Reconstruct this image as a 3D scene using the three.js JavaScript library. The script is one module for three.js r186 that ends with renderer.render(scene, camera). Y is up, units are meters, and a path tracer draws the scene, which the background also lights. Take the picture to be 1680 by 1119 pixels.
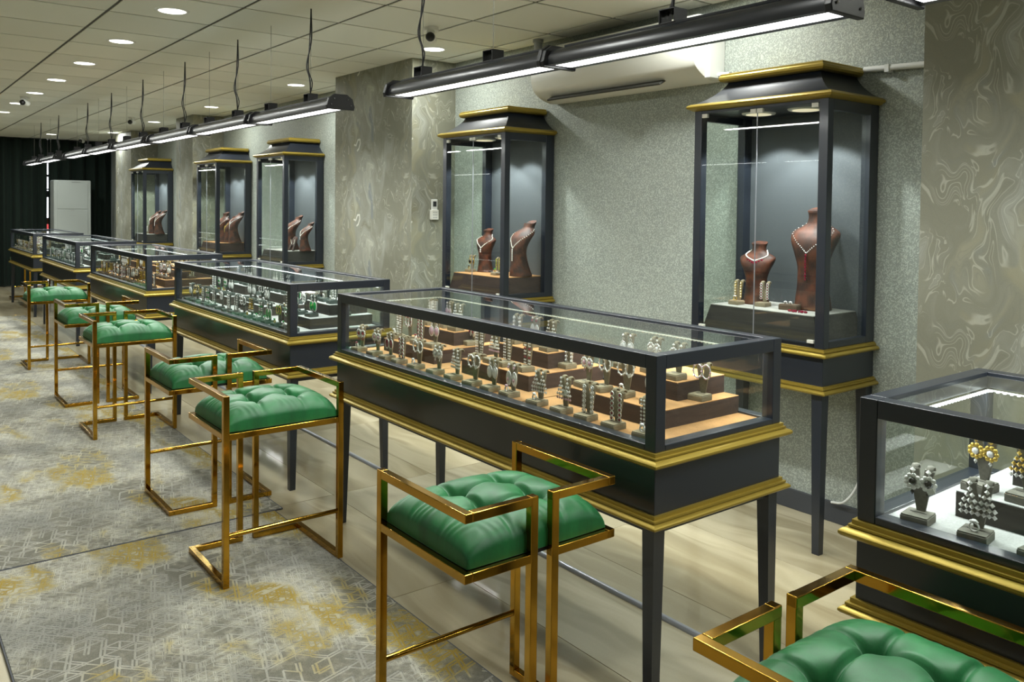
import * as THREE from 'three';
import { RoundedBoxGeometry } from 'three/addons/geometries/RoundedBoxGeometry.js';
import { mergeGeometries, toCreasedNormals, mergeVertices } from 'three/addons/utils/BufferGeometryUtils.js';
import { RectAreaLightUniformsLib } from 'three/addons/lights/RectAreaLightUniformsLib.js';

// ---------------------------------------------------------------- camera, lights' strengths, exposure
const scene = new THREE.Scene();
scene.background = new THREE.Color(0x05070a);
const camera = new THREE.PerspectiveCamera(2 * Math.atan(559.5 / 1372.477) * 180 / Math.PI, 1680 / 1119, 0.05, 60);
camera.position.set(0, 1.5204, 0);
{
  const R = new THREE.Vector3(0.61270107, 0.01123979, -0.79023482);
  const U = new THREE.Vector3(-0.02998206, 0.99950965, -0.00902993);
  const F = new THREE.Vector3(-0.78974583, -0.02922552, -0.61273762);
  camera.quaternion.setFromRotationMatrix(new THREE.Matrix4().makeBasis(R, U, F.clone().negate()));
}
camera.setViewOffset(1680, 1119, 0, 559.5 - 379.4405, 1680, 1119);   // a shift lens keeps the uprights upright
const renderer = new THREE.WebGLRenderer({ antialias: true });
renderer.toneMapping = THREE.LinearToneMapping;
renderer.toneMappingExposure = 1.85;
renderer.shadowMap.enabled = true;
renderer.shadowMap.type = THREE.PCFSoftShadowMap;
RectAreaLightUniformsLib.init();
const POWER = { bar: 42, back: 5, down: 95, wall: 135, strip: 52, spot: 1.5 };           // lamp strengths: hanging bars, ceiling downlights, case strips, cabinet spots
const WHITE = new THREE.Color(0.97, 1.0, 0.955), COOL = new THREE.Color(0.97, 1.0, 0.98), WARM = new THREE.Color(1.0, 0.9, 0.74);

// ---------------------------------------------------------------- helpers
let seed = 20240611;
function rnd() { seed |= 0; seed = seed + 0x6D2B79F5 | 0; let t = Math.imul(seed ^ seed >>> 15, 1 | seed); t = t + Math.imul(t ^ t >>> 7, 61 | t) ^ t; return ((t ^ t >>> 14) >>> 0) / 4294967296; }
const rr = (a, b) => a + (b - a) * rnd();
const names = new Map();
function numbered(n) { const k = names.get(n) ?? 0; names.set(n, k + 1); return k ? n + '_' + String(k).padStart(3, '0') : n; }
function shade(m) { m.castShadow = true; m.receiveShadow = true; return m; }
function thing(name, label, category, pos = [0, 0, 0], turn = 0, group) {
  const o = new THREE.Group(); o.name = numbered(name); o.position.set(...pos); o.rotation.y = turn;
  o.userData = { label, category }; if (group) o.userData.group = group; scene.add(o); return o;
}
function structure(name) { const o = new THREE.Group(); o.name = name; o.userData = { kind: 'structure' }; scene.add(o); return o; }
function part(name, geo, mat, parent, label) {
  const m = shade(new THREE.Mesh(Array.isArray(geo) ? merge(geo) : geo, mat)); m.name = name; if (label) m.userData.label = label; parent.add(m); return m;
}
function merge(list) {
  const l = list.map(g => { const h = g.index ? g.toNonIndexed() : g.clone(); for (const k of Object.keys(h.attributes)) if (!['position', 'normal', 'uv'].includes(k)) h.deleteAttribute(k); if (!h.attributes.uv) h.setAttribute('uv', new THREE.BufferAttribute(new Float32Array(h.attributes.position.count * 2), 2)); return h; });
  return l.length > 1 ? mergeGeometries(l) : l[0];
}
function box(x0, x1, y0, y1, z0, z1) { const g = new THREE.BoxGeometry(Math.abs(x1 - x0), Math.abs(y1 - y0), Math.abs(z1 - z0)); g.translate((x0 + x1) / 2, (y0 + y1) / 2, (z0 + z1) / 2); return g; }
function rbox(x0, x1, y0, y1, z0, z1, r = 0.002, s = 1) { const g = new RoundedBoxGeometry(Math.abs(x1 - x0), Math.abs(y1 - y0), Math.abs(z1 - z0), s, r); g.translate((x0 + x1) / 2, (y0 + y1) / 2, (z0 + z1) / 2); return g; }
function cyl(r, h, x, y, z, seg = 16, r2 = r) { const g = new THREE.CylinderGeometry(r2, r, h, seg); g.translate(x, y, z); return g; }
function rod(a, b, r, seg = 8) { const A = new THREE.Vector3(...a), B = new THREE.Vector3(...b), d = B.clone().sub(A); const g = new THREE.CylinderGeometry(r, r, d.length(), seg); g.applyQuaternion(new THREE.Quaternion().setFromUnitVectors(new THREE.Vector3(0, 1, 0), d.normalize())); g.translate((A.x + B.x) / 2, (A.y + B.y) / 2, (A.z + B.z) / 2); return g; }
function tube(pts, r, seg = 24, rad = 6) { return new THREE.TubeGeometry(new THREE.CatmullRomCurve3(pts.map(p => new THREE.Vector3(...p))), seg, r, rad); }
// uv in metres from the position, by the way each face points
function metres(g, sx = 1, sy = 1, ox = 0, oy = 0) {
  const h = g.index ? g.toNonIndexed() : g, p = h.attributes.position, n = h.attributes.normal, uv = new Float32Array(p.count * 2);
  for (let i = 0; i < p.count; i++) {
    const ax = Math.abs(n.getX(i)), ay = Math.abs(n.getY(i)), az = Math.abs(n.getZ(i)); let u, v;
    if (ay > ax && ay > az) { u = p.getX(i); v = p.getZ(i); } else if (ax > az) { u = p.getZ(i); v = p.getY(i); } else { u = p.getX(i); v = p.getY(i); }
    uv[2 * i] = u / sx + ox; uv[2 * i + 1] = v / sy + oy;
  }
  h.setAttribute('uv', new THREE.BufferAttribute(uv, 2)); return h;
}
// a moulding: a profile of [outwards, height] carried round a rectangle with mitred corners; flush keeps the back edge on the wall
function ring(x0, x1, z0, z1, profile, flush = false, crease = 0.5) {
  const v = [], c = profile.map(([o, y]) => [[x0 - o, y, z1 + o], [x1 + o, y, z1 + o], [x1 + o, y, flush ? z0 : z0 - o], [x0 - o, y, flush ? z0 : z0 - o]]);
  for (let i = 0; i + 1 < c.length; i++) for (let k = 0; k < 4; k++) { const a = c[i][k], b = c[i][(k + 1) % 4], d = c[i + 1][k], e = c[i + 1][(k + 1) % 4]; v.push(...a, ...b, ...e, ...a, ...e, ...d); }
  const g = new THREE.BufferGeometry(); g.setAttribute('position', new THREE.Float32BufferAttribute(v, 3)); g.computeVertexNormals();
  return toCreasedNormals(g, crease);
}
function taperLeg(x, z, top, w, foot, sx, sz, h0 = 0) {               // square leg, tapered on the inner faces
  const g = new THREE.BoxGeometry(1, 1, 1), p = g.attributes.position;
  for (let i = 0; i < p.count; i++) {
    const t = p.getY(i) > 0 ? w : foot, ux = p.getX(i) + 0.5, uz = p.getZ(i) + 0.5;
    p.setXYZ(i, x - sx * t * (sx > 0 ? 1 - ux : ux), p.getY(i) > 0 ? top : h0, z - sz * t * (sz > 0 ? 1 - uz : uz));
  }
  g.computeVertexNormals(); return g;
}

// ---------------------------------------------------------------- noise and textures
function hash(x, y, s) { let h = Math.imul(x, 374761393) + Math.imul(y, 668265263) + Math.imul(s, 1274126177) | 0; h = Math.imul(h ^ h >>> 13, 1274126177); return ((h ^ h >>> 16) >>> 0) / 4294967296; }
function vn(x, y, px, py, s) {                                       // value noise that repeats every px, py cells
  const xi = Math.floor(x), yi = Math.floor(y), fx = x - xi, fy = y - yi, u = fx * fx * (3 - 2 * fx), w = fy * fy * (3 - 2 * fy);
  const m = (a, b) => ((a % b) + b) % b, a = m(xi, px), b = m(xi + 1, px), c = m(yi, py), d = m(yi + 1, py);
  return (hash(a, c, s) * (1 - u) + hash(b, c, s) * u) * (1 - w) + (hash(a, d, s) * (1 - u) + hash(b, d, s) * u) * w;
}
function fbm(x, y, p, q, s, n = 4) { let a = 0, k = 0.5, f = 1; for (let i = 0; i < n; i++) { a += k * vn(x * f, y * f, p * f, q * f, s + i * 17); f *= 2; k *= 0.5; } return a / (1 - k * 2 + k); }
const clamp = (x, a = 0, b = 1) => Math.min(b, Math.max(a, x)), sm = (a, b, x) => { const t = clamp((x - a) / (b - a)); return t * t * (3 - 2 * t); };
const mix3 = (a, b, t) => [a[0] + (b[0] - a[0]) * t, a[1] + (b[1] - a[1]) * t, a[2] + (b[2] - a[2]) * t];
function texture(w, h, f, srgb = true) {
  const d = new Uint8Array(w * h * 4);
  for (let y = 0; y < h; y++) for (let x = 0; x < w; x++) { const c = f(x / w, y / h, x, y), i = 4 * (y * w + x); d[i] = clamp(c[0], 0, 255); d[i + 1] = clamp(c[1], 0, 255); d[i + 2] = clamp(c[2], 0, 255); d[i + 3] = 255; }
  const t = new THREE.DataTexture(d, w, h, THREE.RGBAFormat); t.wrapS = t.wrapT = THREE.RepeatWrapping; t.magFilter = THREE.LinearFilter; t.minFilter = THREE.LinearMipmapLinearFilter; t.generateMipmaps = true;
  if (srgb) t.colorSpace = THREE.SRGBColorSpace; t.needsUpdate = true; return t;
}
// marbled wallpaper, one repeat is 1.06 m wide and 0.64 m high
const strokes = [[.10, .30, .13, .37], [.13, .37, .165, .375], [.165, .375, .17, .32], [.17, .32, .145, .25], [.145, .25, .12, .23], [.10, .30, .07, .31]];
function swirlField(u, v) {
  const x = u * 6, y = v * 2;
  const wx = fbm(x, y, 6, 2, 3, 3) - .5, wy = fbm(x, y, 6, 2, 31, 3) - .5;
  const x2 = x + 2.6 * wx, y2 = y + 2.2 * wy;
  const qx = fbm(x2, y2, 6, 2, 57, 3) - .5, qy = fbm(x2, y2, 6, 2, 91, 3) - .5;
  return [fbm(x2 + 2.2 * qx, y2 + 2.2 * qy, 6, 2, 7, 4), qx, qy];
}
const swirlTex = texture(1024, 640, (u, v) => {
  const [f, qx, qy] = swirlField(u, v);
  let c = mix3([120, 120, 104], [142, 144, 133], sm(.3, .7, f)); c = mix3(c, [116, 124, 130], sm(.05, .18, qx) * .75); c = mix3(c, [144, 140, 112], sm(.06, .2, qy) * .55);
  const band = sm(.45, .6, vn(u * 9 + qx * 3, v * 6 + qy * 3, 9, 6, 5)), r = Math.abs(((f * 11 + qx * 3) % 1 + 1) % 1 - .5); c = mix3(c, [200, 200, 186], sm(.13, .02, r) * band * .42);
  const r2 = Math.abs(((f * 24 + qy * 4) % 1 + 1) % 1 - .5); c = mix3(c, [112, 112, 100], sm(.2, .02, r2) * .3 * sm(.35, .6, vn(u * 7, v * 5, 7, 5, 77))); c = mix3(c, [184, 184, 168], sm(.62, .78, f) * .5);
  let d = 9; for (const [a, b, e, g] of strokes) { const dx = (e - a) * 1.06, dy = (g - b) * .64, px = (u - a) * 1.06, py = (v - b) * .64, t = clamp((px * dx + py * dy) / (dx * dx + dy * dy)); d = Math.min(d, Math.hypot(px - t * dx, py - t * dy)); }
  c = mix3(c, [214, 214, 204], sm(.011, .006, d + .004 * (f - .5)) * .8);
  const g = (hash(Math.floor(u * 1024), Math.floor(v * 640), 9) - .5) * 7; return [c[0] + g, c[1] + g, c[2] + g];
});
const speckTex = texture(1024, 1024, (u, v, x, y) => {               // mica wallpaper, 0.7 m
  const a = fbm(u * 150, v * 150, 150, 150, 3, 2), b = fbm(u * 9, v * 9, 9, 9, 8, 3), h = hash(x, y, 4);
  let c = mix3([134, 141, 134], [174, 181, 172], sm(.35, .65, a)); c = mix3(c, [166, 170, 158], .3 * b); const f = h > .9 ? 24 : h < .12 ? -20 : 0; return [c[0] + f, c[1] + f, c[2] + f];
});
const speckBump = texture(512, 512, (u, v, x, y) => { const a = 255 * fbm(u * 150, v * 150, 150, 150, 3, 2) + (hash(x, y, 4) - .5) * 90; return [a, a, a]; }, false);
// travertine-look porcelain, streaks run along the room, 2.4 m x 2.4 m
const stoneTex = texture(1024, 1024, (u, v, x, y) => {
  const w = fbm(u * 3, v * 6, 3, 6, 21, 3) - .5, a = fbm(u * 2 + w, v * 22 + w * 4, 2, 22, 5, 4), b = fbm(u * 4, v * 60 + w * 9, 4, 60, 15, 3), k = fbm(u * 8, v * 8, 8, 8, 40, 3);
  let c = mix3([158, 148, 120], [196, 188, 162], sm(.25, .75, a)); c = mix3(c, [138, 126, 98], sm(.58, .78, b) * .45); c = mix3(c, [206, 200, 180], sm(.6, .8, k) * .35);
  const g = (hash(x, y, 2) - .5) * 5; return [c[0] + g, c[1] + g, c[2] + g];
});
// distressed carpet with an embossed lattice, 1.24 m x 2.48 m
function lattice(X, Y, s) {
  let best = 0; const H = Math.sqrt(3) / 2;
  for (let k = 0; k < 3; k++) {
    const a = k * Math.PI / 3 + .26, ca = Math.cos(a), sa = Math.sin(a), p = X * ca + Y * sa, q = -X * sa + Y * ca;
    const i = Math.round(q / (s * H)), t = p / s + (i & 1) * .5, j = Math.floor(t), d = Math.abs(q - i * s * H);
    const h = hash(i + 512, j + 512, k + 3);
    if (h > .42) best = Math.max(best, sm(s * .085, s * .05, Math.abs(d - (h > .7 ? s * .11 : 0))));
  }
  return best;
}
const carpet = (u, v) => {
  const X = u * 1.24, Y = v * 2.48, n1 = fbm(u * 4, v * 8, 4, 8, 3, 4), n2 = fbm(u * 7 + n1, v * 5, 7, 5, 23, 4), n3 = fbm(u * 60, v * 120, 60, 120, 33, 2);
  const l1 = lattice(X, Y, .058), l2 = lattice(X * 1.02 + .3, Y + .1, .03), l3 = lattice(X + .7, Y + .9, .0165);
  const line = Math.max(l1 * (.55 + .45 * sm(.4, .62, n2)), l2 * sm(.34, .54, n1) * .9, l3 * sm(.45, .62, 1 - n2) * .5);
  const edge = Math.max(lattice(X + .0022, Y + .0022, .058), lattice(X * 1.02 + .3022, Y + .1022, .03) * sm(.35, .55, n1)) * (1 - line); return { n1, n2, n3, l1, line, edge };
};
const rugTex = texture(1024, 2048, (u, v, x, y) => {
  const k = carpet(u, v); let c = mix3([112, 110, 98], [178, 174, 154], sm(.32, .68, k.n1 * .7 + k.n3 * .3));
  c = mix3(c, [108, 109, 104], sm(.52, .7, 1 - k.n2) * .55);
  c = mix3(c, [84, 86, 86], k.edge * .5); c = mix3(c, [200, 198, 186], k.line * .6);
  const gold = sm(.5, .64, k.n2 * .75 + k.n1 * .25); c = mix3(c, [150, 126, 44], gold * (.12 + .8 * sm(.35, .8, k.line * .75 + k.n3 * .4)));
  const g = (hash(x, y, 6) - .5) * 34; return [c[0] + g, c[1] + g, c[2] + g];
});
const rugBump = texture(512, 1024, (u, v, x, y) => { const k = carpet(u, v), a = 60 + 120 * k.line + 50 * k.n3 + (hash(x, y, 5) - .5) * 40; return [a, a, a]; }, false);
const woodTex = texture(256, 512, (u, v, x, y) => { const a = fbm(u * 5, v * 3, 5, 3, 3, 4), b = fbm(u * 40, v * 12, 40, 12, 13, 2); let c = mix3([62, 32, 18], [150, 86, 54], sm(.2, .8, a)); c = mix3(c, [150, 90, 58], sm(.6, .8, b) * .5); const g = (hash(x, y, 8) - .5) * 16; return [c[0] + g, c[1] + g, c[2] + g]; });
const suedeTex = texture(256, 256, (u, v, x, y) => { const a = fbm(u * 6, v * 6, 6, 6, 3, 4), g = 205 + 70 * (a - .5) + (hash(x, y, 3) - .5) * 26; return [g, g, g]; });
const velvetTex = texture(256, 256, (u, v, x, y) => { const a = fbm(u * 5, v * 7, 5, 7, 3, 4), g = 205 + 90 * (a - .5) + (hash(x, y, 3) - .5) * 20; return [g, g, g]; });

// ---------------------------------------------------------------- materials
const std = (c, roughness = .6, metalness = 0, o = {}) => new THREE.MeshStandardMaterial({ color: c, roughness, metalness, ...o });
const phy = (c, roughness = .6, metalness = 0, o = {}) => new THREE.MeshPhysicalMaterial({ color: c, roughness, metalness, ...o });
const M = {
  paint: phy(0x1b212b, .38, 0, { clearcoat: .4, clearcoatRoughness: .14 }), paintIn: std(0x474c50, .55),
  gilt: std(0xa18b3a, .38, .55), brass: std(0xb48a34, .1, 1),
  glass: phy(0xf2f8f5, 0, 0, { transmission: 1, thickness: 0, ior: 1.5 }),
  swirl: std(0xffffff, .72, 0, { map: swirlTex }), speck: std(0xffffff, .55, .0, { map: speckTex, bumpMap: speckBump, bumpScale: .0015 }),
  base: std(0x3a3d42, .5), tileC: [0xd5d6cd, 0xcfd0c7, 0xdadbd2].map(c => std(c, .85)), tee: std(0x45443e, .6), rail: std(0xa9acb4, .28, .35),
  stone: [0xffffff, 0xf6f2ea, 0xfbf8f2].map(c => phy(c, .3, 0, { map: stoneTex, clearcoat: .55, clearcoatRoughness: .05 })), grout: std(0x8d8570, .8),
  rug: std(0xffffff, .95, 0, { map: rugTex, bumpMap: rugBump, bumpScale: .003 }), rugEdge: std(0x5a5c60, .95),
  velvet: phy(0x197a3e, .52, 0, { map: velvetTex, sheen: 1, sheenColor: new THREE.Color(.65, 1, .74), sheenRoughness: .38 }),
  black: std(0x0d0e10, .45), blackSatin: std(0x17191c, .32, .2), screw: std(0x9a9ca0, .3, 1), cord: std(0x0b0b0c, .5), wire: std(0x77776f, .4, .8),
  glow: std(0xffffff, .5, 0, { emissive: 0xffffff, emissiveIntensity: 3.2 }), glowDown: std(0xffffff, .5, 0, { emissive: 0xfffdf2, emissiveIntensity: 2.6 }),
  glowStrip: std(0xffffff, .5, 0, { emissive: 0xf6ffff, emissiveIntensity: 2.2 }), glowWarm: std(0xefe6c8, .5, 0, { emissive: 0xfff0cc, emissiveIntensity: .35 }),
  glowDim: std(0xd8dccc, .5, 0, { emissive: 0xf6ffff, emissiveIntensity: .12 }),
  white: std(0xd9dad6, .45), whiteWarm: std(0xd6d5cb, .5), grey: std(0x9a9c9a, .5), darkGrey: std(0x2a2c2e, .5), slot: std(0x3a3a34, .6),
  // the risers and plinths are two-tone: dark suede bodies with pale or tan suede pads glued on top (in the photograph the grey stands beside them differ little from top to side, and the plinth fronts that face the lamps are dark)
  tan: std(0xdca469, .95, 0, { map: suedeTex }), brown: std(0x54413a, .95, 0, { map: suedeTex }), pale: std(0xdedede, .95, 0, { map: suedeTex }), paleGrey: std(0xc2c1b9, .95, 0, { map: suedeTex }), charcoal: std(0x47443f, .95, 0, { map: suedeTex }),
  taupe: std(0xaa9c80, .9, 0, { map: suedeTex }), umber: std(0x6d5946, .9, 0, { map: suedeTex }), slate: std(0x616e69, .9, 0, { map: suedeTex }), stoneGrey: std(0x928f84, .9, 0, { map: suedeTex }),
  wood: std(0xb4a28e, .6, 0, { map: woodTex }),
  silver: std(0xf4f2f0, .22, .35), gem: phy(0xf4f2f4, .08, 0, { clearcoat: 1 }), ruby: phy(0x80102e, .12, 0, { clearcoat: 1 }), emerald: phy(0x0aa04a, .12, 0, { clearcoat: 1 }), pink: phy(0xc9a4b4, .15, 0, { clearcoat: 1 }), gold: std(0xe6c463, .22, .6), onyx: phy(0x0a0a0c, .1, 0, { clearcoat: 1 }), pearl: phy(0xf1ece2, .2, 0, { clearcoat: .6 }),
  tag: std(0xf2f2ee, .6), curtain: std(0x02170e, .95, 0, { side: THREE.DoubleSide }), applianceGrey: std(0xa4aba7, .5),
  day: std(0xffffff, .5, 0, { emissive: 0xf4f6ff, emissiveIntensity: 1.6 }), red: std(0xffffff, .5, 0, { emissive: 0xc01722, emissiveIntensity: .8 }), rust: std(0x6a3a26, .7),
  plain: std(0x9a9a8c, .8),
};

// ---------------------------------------------------------------- the room
const X0 = -17.55, X1 = 3.2, ZB = -3.735, ZF = 3.3, CEIL = 2.654, PZ = -3.336;
{ // floor of large tiles
  const f = structure('floor'); part('screed', box(X0 - .15, X1 + .15, -.12, -.006, ZB - .15, ZF + .15), M.grout, f);
  const tw = 1.2, td = .6, g0 = .0012; let n = 0;
  for (let i = 0; i < 18; i++) for (let j = 0; j < 12; j++) {
    const x0 = X1 - (i + 1) * tw, x1 = X1 - i * tw, z0 = ZB + j * td, z1 = Math.min(ZF, z0 + td); if (z0 >= ZF) continue;
    const g = metres(rbox(Math.max(X0, x0) + g0, x1 - g0, -.006, 0, z0 + g0, z1 - g0, .0008), 2.4, 2.4, hash(i, j, 1), hash(i, j, 2));
    part('tile', g, M.stone[Math.floor(hash(i, j, 3) * 3)], f);
  }
}
{ // lay-in ceiling
  const c = structure('ceiling'); part('slab', box(X0 - .15, X1 + .15, CEIL + .03, CEIL + .2, ZB - .15, ZF + .15), M.plain, c);
  part('suspension_grid', box(X0, X1, CEIL + .008, CEIL + .012, ZB, ZF), M.tee, c);
  const s = .601, gx = -4.825, gz = -1.155, far = [];
  for (let i = -15; i < 23; i++) for (let j = -8; j < 5; j++) {
    const x1 = Math.min(X1, gx - i * s), x0 = Math.max(X0, gx - (i + 1) * s), z1 = Math.min(ZF, gz - j * s), z0 = Math.max(ZB, gz - (j + 1) * s);
    if (x1 - x0 < .02 || z1 - z0 < .02) continue;
    const g = rbox(x0 + .009, x1 - .009, CEIL, CEIL + .0079, z0 + .009, z1 - .009, .0025);
    if (x1 < -.9 && z1 < -.5) part('ceiling_tile', g, M.tileC[Math.floor(hash(i + 40, j + 40, 5) * 3)], c); else far.push(g);
  }
  const m = part('ceiling_tiles_beyond_view', far, M.tileC[0], c); m.userData.kind = 'stuff';
}
const PILLARS = [[-15.1, -14.09], [-11.69, -10.98], [-6.887, -5.567], [-1.642, .6]];
{ // wall behind the cabinets: mica paper between marbled pillars
  const w = structure('wall_back'); part('wall_surface', metres(box(X0 - .15, X1 + .15, 0, CEIL + .02, ZB - .15, ZB), .7, .7), M.speck, w);
  for (const [a, b] of PILLARS) part('pillar', metres(box(a, b, 0, CEIL - .001, ZB - .01, PZ), 1.06, .64, .22, .13), M.swirl, w);
  const bb = structure('baseboard_back'); let x = X0; const g = [];
  for (const [a, b] of [...PILLARS, [X1, X1]]) { if (a > x) g.push(rbox(x, a, 0, .1, ZB, ZB + .014, .003)); if (b > a) g.push(rbox(a - .014, b + .014, 0, .1, PZ, PZ + .014, .003), rbox(b, b + .014, 0, .1, ZB, PZ, .003)); x = b; }
  g.forEach(k => part('skirting_board', k, M.base, bb));
  const f = structure('wall_front'); part('wall_surface', metres(box(X0 - .15, X1 + .15, 0, CEIL + .02, ZF, ZF + .15), .7, .7), M.speck, f);
  const r = structure('wall_right'); part('wall_surface', metres(box(X1, X1 + .15, 0, CEIL + .02, ZB, ZF), .7, .7), M.speck, r);
  const l = structure('wall_left');
  part('wall_surface', [box(X0 - .15, X0, 0, CEIL + .02, ZB, -3.1), box(X0 - .15, X0, 0, CEIL + .02, -2.2, ZF), box(X0 - .15, X0, 2.35, CEIL + .02, -3.1, -2.2)], M.plain, l);
}
{ // the shop window behind the curtains, seen through a slit
  const w = structure('window_1');
  part('frame', [rbox(X0 - .06, X0, 0, 2.35, -3.1, -3.04), rbox(X0 - .06, X0, 0, 2.35, -2.26, -2.2), rbox(X0 - .06, X0, 2.29, 2.35, -3.04, -2.26)], M.darkGrey, w);
  for (const [a, b] of [[1.98, 2.02], [1.74, 1.76], [1.6, 1.72]]) part('transom', box(X0 - .05, X0 + .01, a, b, -3.04, -2.26), M.darkGrey, w);
  for (const [a, b, m] of [[2.02, 2.29, M.day], [1.76, 1.98, M.day], [1.72, 1.74, M.day], [1.22, 1.6, M.day], [1.1, 1.22, M.rust], [.98, 1.1, M.red], [.0, .98, M.day]]) part('pane', box(X0 - .05, X0 - .045, a, b, -3.04, -2.26), m, w);
}
function curtain(z0, z1, label, lean) {
  const g = new THREE.PlaneGeometry(1, 1, Math.round((z1 - z0) * 60), 6), p = g.attributes.position;
  for (let i = 0; i < p.count; i++) {
    const u = p.getX(i) + .5, v = p.getY(i) + .5, z = z0 + (z1 - z0) * u + lean(u) * (v - .5);
    p.setXYZ(i, -17.16 + .055 * Math.sin(z * 31 + .5 * Math.sin(z * 7)) + .02 * Math.sin(z * 73) * (1.2 - v), .012 + v * (CEIL - .02), z);
  }
  g.computeVertexNormals(); const t = thing('curtain', label, 'curtain', [0, 0, 0], 0, 'dark green curtains at the far end');
  part('cloth', g, M.curtain, t); part('curtain_track', box(-17.19, -17.13, CEIL - .012, CEIL, z0, z1), M.black, t);
}
curtain(-2.63, 1.6, 'dark green velvet curtain hanging left of the bright slit', u => u < .1 ? -.022 * (1 - u / .1) : 0);
curtain(-3.72, -2.665, 'dark green velvet curtain behind the tall white cooling unit', u => 0);

// ---------------------------------------------------------------- carpets and floor track
function rug(x0, x1, z0, z1, label, ox) {
  const t = thing('carpet_runner', label, 'carpet', [0, 0, 0], 0, 'grey and gold runners along the stools');
  const g = rbox(x0 + .006, x1 - .006, .001, .0085, z0 + .006, z1 - .006, .002), h = g.index ? g.toNonIndexed() : g, p = h.attributes.position, uv = h.attributes.uv;
  for (let i = 0; i < p.count; i++) uv.setXY(i, (p.getZ(i) - z0) / 1.24, p.getX(i) / 2.48 + ox);
  part('pile', h, M.rug, t);
  part('bound_edge', [rbox(x0, x1, .0005, .0075, z0, z0 + .006, .002), rbox(x0, x1, .0005, .0075, z1 - .006, z1, .002), rbox(x0, x0 + .006, .0005, .0075, z0 + .006, z1 - .006, .002), rbox(x1 - .006, x1, .0005, .0075, z0 + .006, z1 - .006, .002)], M.rugEdge, t);
}
rug(-3.945, -.6, -1.598, -.358, 'grey and gold patterned carpet runner nearest the viewer', .13);
rug(-8.42, -3.95, -1.64, -.4, 'patterned carpet runner beneath the middle green stools', .61);
rug(-12.75, -8.425, -1.68, -.44, 'patterned carpet runner farthest away toward the dark curtain', .37);
{
  const t = thing('floor_track', 'thin metal track on the floor beneath the display cases', 'track');
  const g = new THREE.CylinderGeometry(.015, .015, 15.8, 14, 1, false, -Math.PI / 2, Math.PI); g.rotateX(Math.PI / 2); g.rotateZ(Math.PI / 2); g.rotateY(Math.PI / 2); g.rotateX(Math.PI / 2); g.translate(-6.7, 0, -2.334); part('half_round_cover', g, M.rail, t);
}

// ---------------------------------------------------------------- display cases
const CL = 2.03, CD = .6;
const legGeo = [[-1, 1], [1, 1], [-1, -1], [1, -1]].map(([sx, sz]) => taperLeg(sx * (CL / 2 - .004), sz > 0 ? -.004 : -CD + .004, .595, .046, .031, sx, sz));
const half = (r0, y0, y1, n = 7) => { const a = []; for (let i = 0; i <= n; i++) { const t = Math.PI * (i / n); a.push([.006 + r0 * Math.sin(t), y0 + (y1 - y0) * (.5 - .5 * Math.cos(t))]); } return a; };
const cx = CL / 2;
const mouldUp = ring(-cx, cx, -CD, 0, [[-.03, .775], [.004, .775], ...half(.024, .777, .803), [.014, .804], [.014, .809], [.008, .81], [.008, .82], [-.03, .82]]);
const mouldLow = ring(-cx, cx, -CD, 0, [[-.03, .6], [.004, .6], ...half(.022, .6, .622), [.016, .623], [.016, .629], [.008, .63], [.008, .64], [-.03, .64]]);
const apronGeo = rbox(-cx, cx, .638, .778, -CD, 0, .002), underGeo = rbox(-cx + .012, cx - .012, .578, .602, -CD + .012, -.012, .002), deckGeo = box(-cx + .03, cx - .03, .81, .822, -CD + .03, -.03);
const pw = .042, T0 = 1.058, T1 = 1.1, B0 = .82, B1 = .838;
const postGeo = [[-1, 0], [1, 0], [-1, 1], [1, 1]].map(([s, b]) => rbox(s < 0 ? -cx : cx - pw, s < 0 ? -cx + pw : cx, B0, T1, b ? -CD : -pw, b ? -CD + pw : 0, .0025));
const railGeo = []; for (const [a, b] of [[B0, B1], [T0, T1]]) { railGeo.push(rbox(-cx + pw, cx - pw, a, b, -pw, 0, .0025), rbox(-cx + pw, cx - pw, a, b, -CD, -CD + pw, .0025), rbox(-cx, -cx + pw, a, b, -CD + pw, -pw, .0025), rbox(cx - pw, cx, a, b, -CD + pw, -pw, .0025)); }
const paneGeo = {
  front_pane: box(-cx + pw - .003, cx - pw + .003, B1 - .003, T0 + .003, -.0125, -.0115), back_pane: box(-cx + pw - .003, cx - pw + .003, B1 - .003, T0 + .003, -CD + .0115, -CD + .0125),
  left_pane: box(-cx + .0115, -cx + .0125, B1 - .003, T0 + .003, -CD + pw - .003, -pw + .003), right_pane: box(cx - .0125, cx - .0115, B1 - .003, T0 + .003, -CD + pw - .003, -pw + .003),
};
function sheet(x0, x1, y0, y1, z0, z1) {                              // one face of glass, for the flat panes
  const w = x1 - x0, h = y1 - y0, d = z1 - z0; let g;
  if (d === 0) g = new THREE.PlaneGeometry(w, h); else if (w === 0) { g = new THREE.PlaneGeometry(d, h); g.rotateY(Math.PI / 2); } else { g = new THREE.PlaneGeometry(w, d); g.rotateX(-Math.PI / 2); }
  g.translate((x0 + x1) / 2, (y0 + y1) / 2, (z0 + z1) / 2); return g;
}
paneGeo.front_pane = sheet(-cx + pw - .003, cx - pw + .003, B1 - .003, T0 + .003, -.012, -.012); paneGeo.back_pane = sheet(-cx + pw - .003, cx - pw + .003, B1 - .003, T0 + .003, -CD + .012, -CD + .012);
paneGeo.left_pane = sheet(-cx + .012, -cx + .012, B1 - .003, T0 + .003, -CD + pw - .003, -pw + .003); paneGeo.right_pane = sheet(cx - .012, cx - .012, B1 - .003, T0 + .003, -CD + pw - .003, -pw + .003);
paneGeo.top_pane = sheet(-cx + pw - .004, cx - pw + .004, T1 - .006, T1 - .006, -CD + pw - .004, -pw + .004);
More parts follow.
